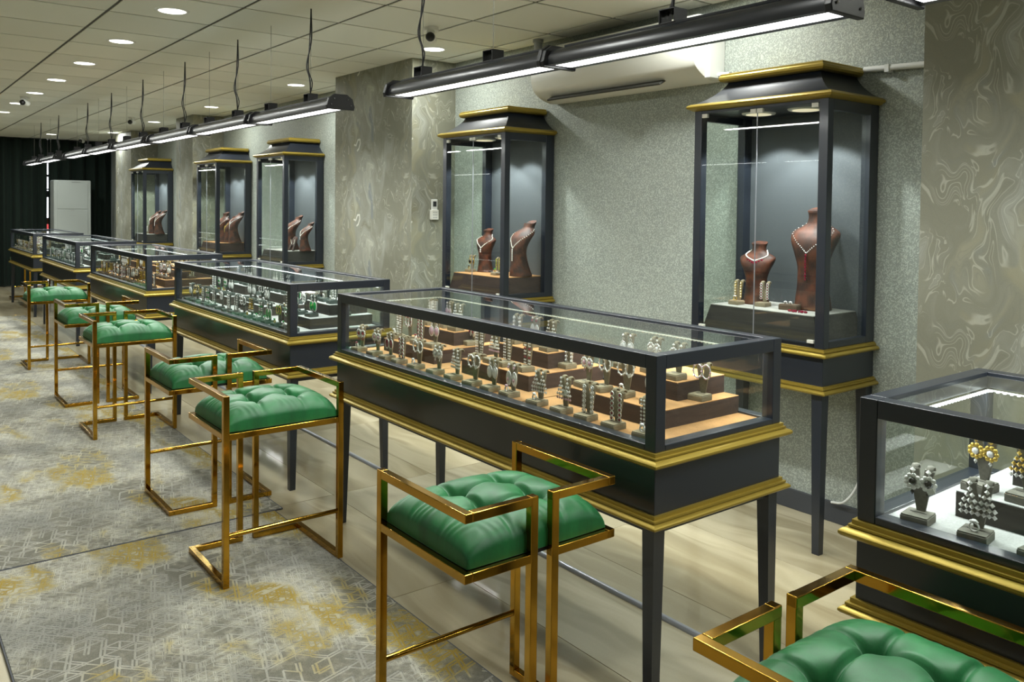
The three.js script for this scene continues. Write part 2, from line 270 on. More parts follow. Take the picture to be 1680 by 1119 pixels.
const chipRow = len => { const l = [box(0, len, .001, .003, -.005, .005)]; for (let x = .008; x < len - .004; x += .0167) l.push(box(x - .003, x + .003, -.002, .001, -.0035, .0035)); return merge(l); };
const stripLong = chipRow(CL - 2 * pw - .01), stripShort = chipRow(CD - 2 * pw - .01);
stripLong.translate(-(CL - 2 * pw - .01) / 2, T0 - .006, -CD + pw + .008); stripShort.rotateY(Math.PI / 2); stripShort.translate(-cx + pw + .008, T0 - .006, -pw - .005);
function displayCase(x, z, turn, label, glow, power) {
  const t = thing('display_case', label, 'display case', [x, 0, z], turn, 'glass topped jewellery cases in a row');
  legGeo.forEach(g => part('leg', g, M.paint, t)); part('under_rail', underGeo, M.paint, t); part('apron', apronGeo, M.paint, t); part('deck', deckGeo, M.paint, t);
  part('upper_moulding', mouldUp, M.gilt, t, 'gold upper moulding'); part('lower_moulding', mouldLow, M.gilt, t, 'gold lower moulding');
  postGeo.forEach(g => part('post', g, M.paint, t)); railGeo.forEach(g => part('frame_rail', g, M.paint, t));
  for (const k in paneGeo) part(k, paneGeo[k], M.glass, t, 'clear glass');
  part('led_strip', stripLong, glow, t, 'row of small lamps'); part('led_strip', stripShort, glow, t, 'row of small lamps');
  const l = new THREE.RectAreaLight(COOL, power, CL - 2 * pw - .02, .008); l.name = 'strip_light'; l.position.set(0, T0 - .011, -CD + pw + .008); l.rotation.x = -Math.PI / 2; t.add(l);
  const s = new THREE.RectAreaLight(COOL, power, CD - 2 * pw - .02, .008); s.name = 'strip_light'; s.position.set(-cx + pw + .008, T0 - .011, -CD / 2); s.rotation.set(-Math.PI / 2, 0, Math.PI / 2); t.add(s);
  return t;
}
const CASES = {
  A: { x: .0142, z: -1.7814, a: .004, label: 'dark display case cut off by the right edge, white padded inside', say: 'cut-off right case', padding: M.pale, body: M.charcoal, stand: M.stoneGrey },
  B: { x: -2.6323, z: -1.7817, a: 0, label: 'long dark display case in front, brown and tan inside', say: 'nearest brown-lined case', padding: M.tan, body: M.brown, stand: M.taupe },
  C: { x: -5.196, z: -1.7654, a: .006, label: 'white-lined display case with emerald jewellery, second from the front', say: 'white-lined emerald case', padding: M.pale, body: M.charcoal, stand: M.slate },
  D: { x: -7.997, z: -1.7635, a: .004, label: 'brown-lined display case behind the emerald one, third stools beside it', say: 'second brown-lined case', padding: M.tan, body: M.brown, stand: M.umber },
  E: { x: -10.739, z: -1.755, a: .003, label: 'white-lined display case second from the far end', say: 'farther white-lined case', padding: M.pale, body: M.charcoal, stand: M.slate },
  F: { x: -13.506, z: -1.751, a: .006, label: 'farthest display case standing before the dark green curtain', say: 'farthest case', padding: M.paleGrey, body: M.charcoal, stand: M.taupe },
};
for (const k in CASES) { const c = CASES[k]; c.group = displayCase(c.x, c.z, c.a, c.label, k === 'B' ? M.glowDim : M.glowStrip, POWER.strip); }

// stepped risers inside the cases: three to a case
const mLen = .651;
const riserGeo = { base: rbox(-mLen / 2, mLen / 2, .822, .828, -.563, -.032, .002), mid: rbox(-.222, .222, .828, .8865, -.563, -.175, .003), top: rbox(-.16, .16, .8865, .9475, -.563, -.32, .003), bp: rbox(-mLen / 2 + .001, mLen / 2 - .001, .828, .8305, -.562, -.033, .001), mp: rbox(-.2215, .2215, .8865, .8895, -.5625, -.1755, .0012), tp: rbox(-.1595, .1595, .9475, .9505, -.5625, -.3205, .0012) };
const place = (c, lx, y, lz) => { const s = Math.sin(c.a), o = Math.cos(c.a); return [c.x + lx * o + lz * s, y, c.z - lx * s + lz * o]; };
const WHERE = ['left', 'middle', 'right'];
for (const k in CASES) {
  const c = CASES[k];
  for (let i = 0; i < (k === 'A' ? 1 : 3); i++) {
    const t = thing('display_riser', `${WHERE[i]} three-step riser in the ${c.say}`, 'riser', place(c, (i - 1) * .6565, 0, 0), c.a, 'stepped risers in the cases');
    part('base_board', riserGeo.base, c.body, t); part('middle_step', riserGeo.mid, c.body, t); part('top_step', riserGeo.top, c.body, t);
    part('base_pad', riserGeo.bp, c.padding, t); part('middle_pad', riserGeo.mp, c.padding, t); part('top_pad', riserGeo.tp, c.padding, t);
  }
}

// ---------------------------------------------------------------- earring stands
const oct = (r, x, y, z, sy = 1) => { const g = new THREE.OctahedronGeometry(r, 0); g.scale(1, sy, .8); g.translate(x, y, z); return g; };
const ico = (r, x, y, z, sy = 1, sz = .6) => { const g = new THREE.IcosahedronGeometry(r, 1); g.scale(1, sy, sz); g.translate(x, y, z); return g; };
const torus = (R, r, x, y, z, sy = 1) => { const g = new THREE.TorusGeometry(R, r, 5, 14); g.scale(1, sy, 1); g.translate(x, y, z); return g; };
const EAR = [];                                                      // each: { metal, stone, words } hanging from the origin
{ let m = [], s = []; for (let i = 0; i < 6; i++) { m.push(torus(.0042, .0012, 0, -.006 - i * .0098, 0)); s.push(oct(.0034, 0, -.006 - i * .0098, .001)); } EAR.push({ metal: merge(m), stone: merge(s), words: 'chain drop' }); }
{ EAR.push({ metal: merge([oct(.004, 0, 0, 0), torus(.003, .001, 0, -.009, 0), torus(.0095, .0014, 0, -.028, 0, 1.45)]), stone: ico(.0088, 0, -.028, 0, 1.45, .5), words: 'pear drop' }); }
{ let m = [oct(.004, 0, 0, 0)], s = []; for (let r = 0; r < 5; r++) for (let k = -Math.min(r, 3) / 2; k <= Math.min(r, 3) / 2 + .01; k++) { (r + Math.round(k * 2)) & 1 ? s.push(oct(.0038, k * .0072, -.009 - r * .0085, 0)) : m.push(oct(.004, k * .0072, -.009 - r * .0085, 0)); } EAR.push({ metal: merge(m), stone: merge(s), words: 'cluster drop' }); }
{ let m = [torus(.011, .0016, 0, -.014, 0, 1.35)], s = []; for (let k = 0; k < 8; k++) s.push(oct(.0026, .011 * Math.cos(k * .785), -.014 + .0149 * Math.sin(k * .785), .0015)); EAR.push({ metal: merge(m), stone: merge(s), words: 'hoop' }); }
{ let m = [], s = [ico(.0055, 0, -.02, .001)]; for (let k = 0; k < 9; k++) m.push(ico(.0038, .0095 * Math.cos(k * .698), -.02 + .0095 * Math.sin(k * .698), 0)); m.push(oct(.0045, 0, -.002, 0)); s.push(oct(.003, 0, -.036, 0, 1.6)); EAR.push({ metal: merge(m), stone: merge(s), words: 'flower drop' }); }
{ let m = [], s = []; for (let k = -1; k < 2; k += 2) for (let i = 0; i < 9; i++) (i % 3 === 2 ? s : m).push(oct(.003, k * .0034, -.004 - i * .0072, 0)); EAR.push({ metal: merge(m), stone: merge(s), words: 'long double chain' }); }
{ EAR.push({ metal: merge([oct(.005, 0, 0, 0), ico(.0105, 0, -.032, 0, 1.7, .25)]), stone: merge([oct(.0045, 0, -.006, .002), oct(.004, 0, -.034, .003, 1.8)]), words: 'leaf drop' }); }
const standPost = (() => {
  const s = new THREE.Shape(); s.moveTo(-.0075, .018); s.lineTo(.0075, .018); s.lineTo(.0235, .104); s.lineTo(.0065, .106); s.lineTo(0, .058); s.lineTo(-.0065, .106); s.lineTo(-.0235, .104); s.closePath();
  const g = new THREE.ExtrudeGeometry(s, { depth: .005, bevelEnabled: true, bevelThickness: .0008, bevelSize: .0008, bevelSegments: 1 }); g.translate(0, 0, -.0205); return g;
})();
const curlGeo = [-1, 1].map(k => { const g = new THREE.TorusGeometry(.008, .0034, 6, 10, Math.PI); g.scale(1, 1, 2.2); g.rotateY(Math.PI / 2); g.translate(k * .015, .103, -.026); return g; });
const standBase = rbox(-.027, .027, 0, .0165, -.027, .027, .002), standTop = rbox(-.0258, .0258, .0165, .0192, -.0258, .0258, .0013), standSlot = box(-.016, .016, .019, .0196, -.004, -.001);
const ringGeo = merge([torus(.0085, .0016, 0, .028, .01), torus(.0085, .0012, 0, .028, .013)]), ringTop = merge([ico(.006, 0, .0405, .0135, .6, 1), oct(.0035, -.006, .039, .0135), oct(.0035, .006, .039, .0135)]), tagGeo = (() => { const g = box(-.0075, .0075, -.011, .0, -.0004, .0004); g.rotateZ(.5); g.translate(.022, .074, .004); return g; })();
const ORD = ['first', 'second', 'third', 'fourth', 'fifth', 'sixth', 'seventh', 'eighth', 'ninth', 'tenth', 'eleventh', 'twelfth', 'thirteenth', 'fourteenth', 'fifteenth', 'sixteenth'];
function earringStand(pos, turn, c, o) {
  const e = EAR[o.ear], t = thing('earring_stand', o.label, 'earring stand', pos, turn, o.group); t.scale.setScalar(1.08);
  part('base_block', standBase, c.stand, t); const p = part('base_pad', standTop, c.stand, t); part('ring_slot', standSlot, M.black, p);
  const post = part('upright', standPost, c.stand, t); curlGeo.forEach(g => part('curl', g, c.stand, post));
  for (const k of [-1, 1]) { const m = part('earring', e.metal, o.metal, t); m.position.set(k * .0155, .106, -.009); m.scale.setScalar(o.size ?? 1.45); part('gemstone', e.stone, o.stone, m); }
  if (o.ring) { const r = part('ring', ringGeo, o.metal, t); part('gemstone', ringTop, o.stone, r); }
  if (o.tag) part('price_tag', tagGeo, M.tag, t);
  return t;
}
const STONES = { A: [M.onyx, M.gem], B: [M.gem, M.gem, M.ruby, M.pink, M.gem], C: [M.gem, M.gem, M.gem, M.emerald], D: [M.gem, M.gem, M.gold, M.pink], E: [M.gem, M.emerald, M.gem], F: [M.gem, M.pink] };
const stoneWord = new Map([[M.onyx, 'black stone'], [M.gem, 'clear stone'], [M.ruby, 'ruby'], [M.pink, 'pink stone'], [M.emerald, 'emerald'], [M.gold, 'gold']]);
const ROWS = [['front row', .8305, [[-.25, -.068], [-.125, -.068], [0, -.068], [.125, -.068], [.25, -.068]]], ['middle step', .8895, [[-.185, -.222], [-.085, -.222], [.02, -.222], [.125, -.222], [.185, -.4]]], ['top step', .9505, [[-.11, -.365], [0, -.375], [.11, -.365]]]];
for (const k in CASES) {
  const c = CASES[k];
  ROWS.forEach(([row, y, spots], ri) => {
    const list = [];
    for (let i = 0; i < 3; i++) spots.forEach(([sx, sz], j) => { const ring = rnd() < .45, tag = rnd() < .35, ear = Math.floor(rnd() * 7), st = STONES[k][Math.floor(rnd() * STONES[k].length)], jx = rr(-.012, .012), jz = rr(-.004, .006), turn = rr(-.18, .18), metal = (k === 'D' || k === 'F') && rnd() < .4 ? M.gold : k === 'C' && rnd() < .15 ? M.gold : M.silver; list.push({ lx: (i - 1) * .6565 + sx + jx, lz: sz + jz, ring, tag, ear, st, turn, metal, i, j }); });
    list.sort((a, b) => a.lx - b.lx);
    list.forEach((s, n) => {
      if (k === 'A' && s.lx > -.62) return;
      if (k === 'C' && ri === 1 && (n === 9 || n === 13)) { s.ear = 1; s.st = M.emerald; s.size = 1.9; }
      if (k === 'C' && ri === 0 && n === 11) { s.ear = 1; s.st = M.emerald; s.size = 1.9; }
      if (k === 'A') { s.size = 1.35; s.ear = [4, 2, 6, 4][n % 4]; s.st = ri === 0 && n === 0 ? M.onyx : M.gem; if (ri === 1) s.metal = M.gold; }
      earringStand(place(c, s.lx, y, s.lz), c.a + s.turn, c, { ear: s.ear, stone: s.st, metal: s.metal, ring: s.ring, tag: s.tag, size: s.size, group: `earring stands in the ${c.say}`, label: `${stoneWord.get(s.st)} ${EAR[s.ear].words} stand, ${ORD[n]} from left, ${row}, ${c.say}` });
    });
  });
}

// ---------------------------------------------------------------- wall cabinets
const KW = .737, KD = .419, kx = KW / 2;
const kGold = h => [[-.02, h], [.006, h], ...half(.024, h + .001, h + .024), [.014, h + .026], [.014, h + .033], [.008, h + .034], [.008, h + .04], [-.02, h + .04]];
const kUp = ring(-kx, kx, -KD, 0, kGold(.871), true), kLow = ring(-kx, kx, -KD, 0, kGold(.708), true);
const kCrownLow = ring(-kx, kx, -KD, 0, [[-.03, 2.008], [.006, 2.008], [.028, 2.02], [.032, 2.028], [.026, 2.036], [.014, 2.042], [-.03, 2.042]], true), kCrownTop = ring(-kx, kx, -KD, 0, [[-.13, 2.15], [-.1, 2.15], [-.086, 2.156], [-.08, 2.166], [-.08, 2.176], [-.086, 2.183], [-.086, 2.19], [-.094, 2.194], [-.3, 2.194]], true);
const kRoof = ring(-kx, kx, -KD, 0, [...Array(13)].map((_, i) => { const t = i / 12; return [.008 - .125 * (1 - Math.pow(1 - t, 1.45)), 2.042 + .118 * Math.pow(t, 1.2)]; }), true, .6);
const kTopLid = box(-kx + .1, kx - .1, 2.15, 2.19, -KD, -.1);
const kLegs = [[-1, 1], [1, 1], [-1, -1], [1, -1]].map(([sx, sz]) => taperLeg(sx * (kx - .002), sz > 0 ? -.002 : -KD + .002, .71, .052, .034, sx, sz));
const kPosts = [[-1, 0], [1, 0], [-1, 1], [1, 1]].map(([s, b]) => rbox(s < 0 ? -kx : kx - .044, s < 0 ? -kx + .044 : kx, .911, 2.01, b ? -KD : -.044, b ? -KD + .07 : 0, .0025));
const kRails = [rbox(-kx, -kx + .03, .911, .942, -KD + .07, -.044, .002), rbox(kx - .03, kx, .911, .942, -KD + .07, -.044, .002), rbox(-kx, -kx + .03, 1.96, 2.01, -KD + .07, -.044, .002), rbox(kx - .03, kx, 1.96, 2.01, -KD + .07, -.044, .002), rbox(-kx + .044, kx - .044, .911, .925, -.03, -.012, .002)];
const kBack = box(-kx + .044, kx - .044, .911, 2.01, -KD, -KD + .012), kFloor = box(-kx + .01, kx - .01, .905, .93, -KD + .012, -.012), kCeil = box(-kx + .02, kx - .02, 1.995, 2.01, -KD + .012, -.002), kApron = rbox(-kx, kx, .74, .875, -KD, 0, .002);
const kDoor = [sheet(-kx + .046, -.0015, .93, 1.992, -.006, -.006), sheet(.0015, kx - .046, .93, 1.992, -.006, -.006)], kEdge = [box(-.0015, -.0003, .93, 1.992, -.009, -.004), box(.0003, .0015, .93, 1.992, -.009, -.004)];
const kSide = [sheet(-kx + .012, -kx + .012, .94, 1.962, -KD + .068, -.042), sheet(kx - .012, kx - .012, .94, 1.962, -KD + .068, -.042)];
const kClips = [[rbox(-.034, -.003, 1.972, 1.992, -.012, .003, .001), rbox(-kx + .048, -kx + .08, 1.972, 1.992, -.012, .003, .001), rbox(-kx + .048, -kx + .08, .932, .946, -.012, .003, .001)], [rbox(.003, .034, 1.972, 1.992, -.012, .003, .001), rbox(kx - .08, kx - .048, 1.972, 1.992, -.012, .003, .001), rbox(kx - .08, kx - .048, .932, .946, -.012, .003, .001)]];
const CABS = [[-2.404, 'tall dark glass cabinet nearest the right wall, red necklace busts inside', 'right-hand cabinet'], [-4.7116, 'tall dark glass cabinet between the marbled pillar and the wall cooler', 'cabinet beside the wall cooler'], [-8.328, 'dark glass cabinet just left of the wide marbled pillar', 'cabinet left of the wide pillar'], [-10.346, 'dark glass cabinet with three clustered busts, fourth from the right', 'fourth cabinet from the right'], [-13.595, 'farthest dark glass cabinet near the curtain', 'farthest cabinet']];
const KZ = -3.305;
for (const [x, label] of CABS) {
  const t = thing('glass_cabinet', label, 'cabinet', [x, 0, KZ], 0, 'pagoda-roofed cabinets along the wall');
  kLegs.forEach(g => part('leg', g, M.paint, t)); part('apron', kApron, M.paint, t); part('lower_moulding', kLow, M.gilt, t, 'gold lower moulding'); part('upper_moulding', kUp, M.gilt, t, 'gold upper moulding');
  kPosts.forEach(g => part('post', g, M.paint, t)); kRails.forEach(g => part('frame_rail', g, M.paint, t)); part('back_panel', kBack, M.paintIn, t, 'slate grey back panel'); part('shelf', kFloor, M.paint, t); part('inner_ceiling', kCeil, M.paint, t);
  part('cornice_moulding', kCrownLow, M.gilt, t, 'gold cornice moulding'); const r = part('roof', kRoof, M.paint, t, 'concave pagoda roof'); part('roof_lid', kTopLid, M.paint, r); part('crown_moulding', kCrownTop, M.gilt, t, 'gold crown moulding');
  for (const k of [0, 1]) { const d = part('door', kDoor[k], M.glass, t, 'frameless glass door'); part('door_edge', kEdge[k], M.rail, d); part('clip', merge(kClips[k]), M.whiteWarm, d); part('side_pane', kSide[k], M.glass, t, 'clear side glass'); }
  for (const k of [-1, 1]) {
    const l = part('spotlight', merge([cyl(.078, .006, k * .13, 1.992, -.195, 28, .082)]), M.whiteWarm, t, 'recessed spotlight'); part('spotlight_lens', cyl(.06, .002, k * .13, 1.9875, -.195, 24), M.glowWarm, l);
    const s = new THREE.SpotLight(COOL, POWER.spot, 0, .98, .16, 2); s.name = 'cabinet_spot'; s.position.set(k * .13, 1.98, -.195); s.target.position.set(k * .13, 0, -.22); s.castShadow = true; s.shadow.radius = 1.2; t.add(s, s.target);
  }
}
// sloping plinths inside the cabinets
const plinthGeo = (() => { const g = new THREE.BoxGeometry(1, 1, 1), p = g.attributes.position; for (let i = 0; i < p.count; i++) { const up = p.getY(i) > 0, w = up ? .288 : .318, x = p.getX(i) * 2 * w, z = p.getZ(i) > 0 ? (up ? -.05 : -.03) : -KD + .02; p.setXYZ(i, x, up ? 1.042 : .93, z); } g.computeVertexNormals(); return g; })();
const plinthTop = rbox(-.288, .288, 1.042, 1.047, -KD + .02, -.05, .0015);
CABS.forEach(([x, , say], i) => { const b = i === 1 || i === 3, t = thing('display_plinth', `${b ? 'brown and tan' : 'grey'} sloping plinth in the ${say}`, 'plinth', [x, 0, KZ], 0, 'plinths inside the wall cabinets'); part('body', plinthGeo, b ? M.brown : M.charcoal, t); part('top_pad', plinthTop, b ? M.tan : M.paleGrey, t); });

// ---------------------------------------------------------------- necklace busts
function loft(rings, n = 28, cut = 0, power = 2.3) {                  // rings: [y, cz, rx, rz]; the last ring is sliced on a slant
  const v = [], id = [], uv = [], L = rings.length;
  rings.forEach(([y, cz, rx, rz], i) => { for (let k = 0; k <= n; k++) { const a = k / n * 2 * Math.PI, c = Math.cos(a), s = Math.sin(a), e = 2 / power, X = rx * Math.sign(c) * Math.abs(c) ** e, Z = rz * Math.sign(s) * Math.abs(s) ** e; v.push(X, y - (i === L - 1 ? cut * Z / rz : 0), cz + Z); uv.push(k / n * 2, y * 3); } });
  for (let i = 0; i + 1 < L; i++) for (let k = 0; k < n; k++) { const a = i * (n + 1) + k, b = a + n + 1; id.push(a, b, a + 1, a + 1, b, b + 1); }
  const t = v.length / 3, l = L - 1; v.push(0, rings[l][0], rings[l][1]); uv.push(1, rings[l][0] * 3); for (let k = 0; k < n; k++) id.push(l * (n + 1) + k, t, l * (n + 1) + k + 1);
  v.push(0, rings[0][0], rings[0][1]); uv.push(1, 0); for (let k = 0; k < n; k++) id.push(k + 1, t + 1, k);
  const g = new THREE.BufferGeometry(); g.setAttribute('position', new THREE.Float32BufferAttribute(v, 3)); g.setAttribute('uv', new THREE.Float32BufferAttribute(uv, 2)); g.setIndex(id); g.computeVertexNormals(); return toCreasedNormals(g, .9);
}
function smoothRings(r, m = 5) { const out = [], c = [0, 1, 2, 3].map(k => r.map(a => a[k])); for (let i = 0; i + 1 < r.length; i++) for (let j = 0; j < m; j++) { const t = j / m, p = k => { const a = c[k], p0 = a[Math.max(0, i - 1)], p1 = a[i], p2 = a[i + 1], p3 = a[Math.min(a.length - 1, i + 2)]; return .5 * (2 * p1 + (p2 - p0) * t + (2 * p0 - 5 * p1 + 4 * p2 - p3) * t * t + (3 * p1 - p0 - 3 * p2 + p3) * t * t * t); }; out.push([0, 1, 2, 3].map(p)); } out.push(r[r.length - 1]); return out; }
const PROFILE = {                                                    // unit height, width factor applied later
  upright: [[0, 0, .20, .15], [.03, 0, .20, .15], [.22, .005, .172, .125], [.4, .012, .165, .12], [.54, .014, .205, .135], [.66, -.005, .262, .14], [.735, -.035, .278, .12], [.775, -.055, .235, .1], [.81, -.068, .165, .09], [.845, -.08, .118, .086], [.9, -.09, .106, .088], [.97, -.098, .124, .1]],
  leaning: [[0, 0, .19, .2], [.03, 0, .19, .2], [.2, .03, .155, .165], [.4, .055, .145, .135], [.55, .05, .185, .13], [.68, 0, .23, .135], [.77, -.07, .24, .125], [.83, -.13, .19, .11], [.88, -.17, .12, .095], [.93, -.195, .112, .095], [.97, -.215, .118, .1]],
};
const bustGeo = {}; for (const k in PROFILE) bustGeo[k] = loft(smoothRings(PROFILE[k]), 28, k === 'upright' ? .03 : .05);
function necklace(kind, drop, beads, r) {                            // beads laid round the neck and down the chest
  const pr = PROFILE[kind], at = y => { for (let i = 0; i + 1 < pr.length; i++) if (y <= pr[i + 1][0]) { const t = (y - pr[i][0]) / (pr[i + 1][0] - pr[i][0]); return [0, 1, 2, 3].map(k => pr[i][k] + (pr[i + 1][k] - pr[i][k]) * t); } return pr[pr.length - 1]; };
  const l = [];
  for (let i = 0; i <= beads; i++) { const s = i / beads * 2 - 1, y = .855 - drop * (1 - Math.pow(Math.abs(s), 1.25)), q = at(y), a = Math.PI / 2 + s * 1.75 * (.35 + .65 * Math.abs(s)), e = 2 / 2.3, c = Math.cos(a), n = Math.sin(a); l.push([(q[2] + r * .5) * Math.sign(c) * Math.abs(c) ** e, y, q[1] + (q[3] + r * .5) * Math.sign(n) * Math.abs(n) ** e]); }
  return l;
}
function bust(pos, turn, h, kind, label, o = {}) {
  const t = thing('necklace_bust', label, 'bust', pos, turn, 'wooden necklace busts in the wall cabinets');
  const b = part('bust_form', bustGeo[kind], M.wood, t); b.scale.set(h * (o.wide ?? 1), h, h);
  const pts = necklace(kind, o.drop ?? .2, o.beads ?? 34, .016).map(p => [p[0] * h * (o.wide ?? 1), p[1] * h, p[2] * h]);
  const n = part('necklace', merge(pts.map(p => { const g = new THREE.OctahedronGeometry(o.r ?? .0042, 1); g.translate(...p); return g; })), o.metal ?? M.pearl, t, o.words ?? 'pale beaded necklace');
  const mid = pts[Math.floor(pts.length / 2)], l = [];
  for (let i = 0; i < (o.pend ?? 4); i++) { const k = o.spread ? (i - (o.pend - 1) / 2) : 0, q = pts[clamp(Math.floor(pts.length / 2 + k * 2), 0, pts.length - 1)], g = new THREE.IcosahedronGeometry(.006, 0); g.scale(1, 1.4, .8); g.translate(...(o.spread ? [q[0], q[1] - .012, q[2] + .004] : [mid[0], mid[1] - .012 - i * .014, mid[2] + .005])); l.push(g); }
  part('pendant', merge(l), o.stone ?? M.gem, n);
  return t;
}
const PT = 1.047;
bust([-2.552, PT, -3.535], .25, .315, 'upright', 'small brown bust with white ruby-drop necklace in the right-hand cabinet', { drop: .16, stone: M.ruby, pend: 7, spread: true, wide: 1.02 });
bust([-2.262, PT, -3.575], .1, .49, 'upright', 'tall brown bust with dark red pendant behind the right-hand cabinet post', { drop: .3, stone: M.ruby, pend: 9, metal: M.silver, r: .003, wide: .86 });
bust([-4.9, PT, -3.56], .2, .315, 'upright', 'brown bust wearing a pearl necklace in the cabinet beside the wall cooler', { drop: .3, pend: 2, wide: .95 });
bust([-4.48, PT, -3.555], 0, .375, 'leaning', 'leaning brown bust with long white necklace in the cabinet beside the wall cooler', { drop: .34, pend: 6 });
bust([-8.3, PT, -3.54], 0, .355, 'leaning', 'taller rosy bust in the cabinet left of the wide pillar', { drop: .3 });
bust([-8.02, PT, -3.56], 0, .29, 'leaning', 'shorter leaning bust in the cabinet left of the wide pillar', { drop: .34, pend: 2 });
bust([-10.3, PT, -3.5], .1, .37, 'upright', 'leftmost bust with diagonal chain in the fourth cabinet from the right', { drop: .34, metal: M.silver });
bust([-10.2, PT, -3.545], 0, .33, 'leaning', 'middle bust with gold necklace in the fourth cabinet from the right', { drop: .3, metal: M.gold, stone: M.gold });
bust([-10.09, PT, -3.57], 0, .375, 'leaning', 'right bust, leaning back, in the fourth cabinet from the right', { drop: .25, metal: M.silver });
bust([-13.5, PT, -3.52], 0, .35, 'leaning', 'left leaning bust in the farthest cabinet', { drop: .28 });
bust([-13.33, PT, -3.56], 0, .36, 'leaning', 'right leaning bust in the farthest cabinet', { drop: .34 });
{ // collar-shaped easel in the third cabinet, with a necklace
  const t = thing('necklace_easel', 'low arched brown necklace easel between two busts left of the wide pillar', 'easel', [-8.13, PT, -3.46], 0);
  const s = new THREE.Shape(); s.moveTo(-.06, 0); s.quadraticCurveTo(-.06, .15, 0, .15); s.quadraticCurveTo(.06, .15, .06, 0); s.lineTo(.035, 0); s.quadraticCurveTo(.03, .06, 0, .06); s.quadraticCurveTo(-.03, .06, -.035, 0); s.closePath();
  const g = new THREE.ExtrudeGeometry(s, { depth: .012, bevelEnabled: true, bevelSize: .003, bevelThickness: .003, bevelSegments: 2 }); g.rotateX(-.35); part('easel_board', g, M.wood, t);
  const l = []; for (let i = 0; i < 22; i++) { const a = i / 21 * Math.PI, k = new THREE.OctahedronGeometry(.004, 1); k.translate(-.045 * Math.cos(a), .11 - .05 * Math.sin(a), .024 - .035); l.push(k); } part('necklace', merge(l), M.pearl, t);
}
const cabPad = { stand: M.taupe };
[[-2.6, -3.44, M.gold, M.gem, 0, 'gold-topped clear stone earring stand left of the small bust, right-hand cabinet', true, 0], [-2.47, -3.475, M.silver, M.ruby, 0, 'ruby chain earring stand right of the small bust, right-hand cabinet', false, .1],
[-4.96, -3.47, M.gold, M.onyx, 1, 'dark stone earring stand left of the pearl bust, second cabinet', true, .1], [-4.63, -3.46, M.gold, M.emerald, 0, 'green stone earring stand right of the pearl bust, second cabinet', true, 0], [-13.56, -3.43, M.silver, M.gem, 0, 'tiny earring stand before the busts in the farthest cabinet', true, 0]]
  .forEach(([x, z, metal, stone, ear, label, ring, turn]) => earringStand([x, PT, z], turn, cabPad, { ear, stone, metal, ring, size: 1.25, label, group: 'earring stands in the wall cabinets' }));
{
  const t = thing('ring_block', 'low brown block holding two rings before the tall bust, right-hand cabinet', 'ring holder', [-2.315, PT, -3.47], .2);
  part('block', rbox(-.045, .045, 0, .024, -.03, .03, .003), M.umber, t); part('pad', rbox(-.042, .042, .024, .027, -.027, .027, .001), M.umber, t);
  for (const k of [-.022, .002]) { const r = part('ring', ringGeo.clone().translate(k, -.003, -.012), M.silver, t); part('gemstone', ringTop.clone().translate(k, -.003, -.012), M.gem, r); }
  const p = thing('bracelet', 'dark red beaded bracelet lying on the grey plinth, right-hand cabinet', 'bracelet', [-2.235, PT, -3.41], 0);
  const l = []; for (let i = 0; i < 30; i++) { const a = i / 30 * 6.283, g = new THREE.IcosahedronGeometry(.005, 0); g.translate(.045 * Math.cos(a) + .004 * Math.sin(a * 7), .005, .016 * Math.sin(a)); l.push(g); } part('beads', merge(l), M.ruby, p);
  const a = thing('ring_arch', 'small tan arched ring holder beside the leaning bust, second cabinet', 'ring holder', [-4.535, PT, -3.47], .2);
  const s = new THREE.Shape(); s.moveTo(-.022, 0); s.lineTo(-.022, .035); s.absarc(0, .035, .022, Math.PI, 0, true); s.lineTo(.022, 0); s.closePath(); part('arch', new THREE.ExtrudeGeometry(s, { depth: .03, bevelEnabled: true, bevelSize: .002, bevelThickness: .002, bevelSegments: 1 }), M.tan, a);
  part('ring', torus(.016, .002, 0, .04, .034), M.gold, a);
}

// ---------------------------------------------------------------- stools
const SD = .445, SW = .512, ST = .024, SH = .76, hx = SD / 2, hz = SW / 2, mp = .024;
const bar = (x0, x1, y0, y1, z0, z1) => rbox(x0, x1, y0, y1, z0, z1, .0022, 1);
const ell = (k, y0, y1) => { const z = k * (hz - ST / 2), zz = [z - ST / 2, z + ST / 2], m = [k * mp, k * (hz - ST)].sort((a, b) => a - b); return [bar(-hx, hx - ST, y0, y1, ...zz), bar(-hx, -hx + ST, y0, y1, ...m)]; };
const stoolGeo = { arm: [1, -1].map(k => merge(ell(k, SH - ST, SH))), seat: merge([...ell(1, .586, .61), ...ell(-1, .586, .61), bar(hx - ST, hx, .586, .61, -hz + ST, hz - ST)]), foot: [1, -1].map(k => merge(ell(k, 0, ST))), front: [1, -1].map(k => bar(hx - ST, hx, 0, SH, ...[k * hz, k * (hz - ST)].sort((a, b) => a - b))), mid: [1, -1].map(k => bar(-hx - .0008, -hx + ST - .0008, 0, SH + .0006, ...[k * mp, k * (mp + ST)].sort((a, b) => a - b))), stretch: rod([hx - .012, .205, -hz + ST - .002], [hx - .012, .205, hz - ST + .002], .0095, 14), plate: box(-hx + ST - .004, hx - ST + .004, .6, .609, -hz + ST - .004, hz - ST + .004) };
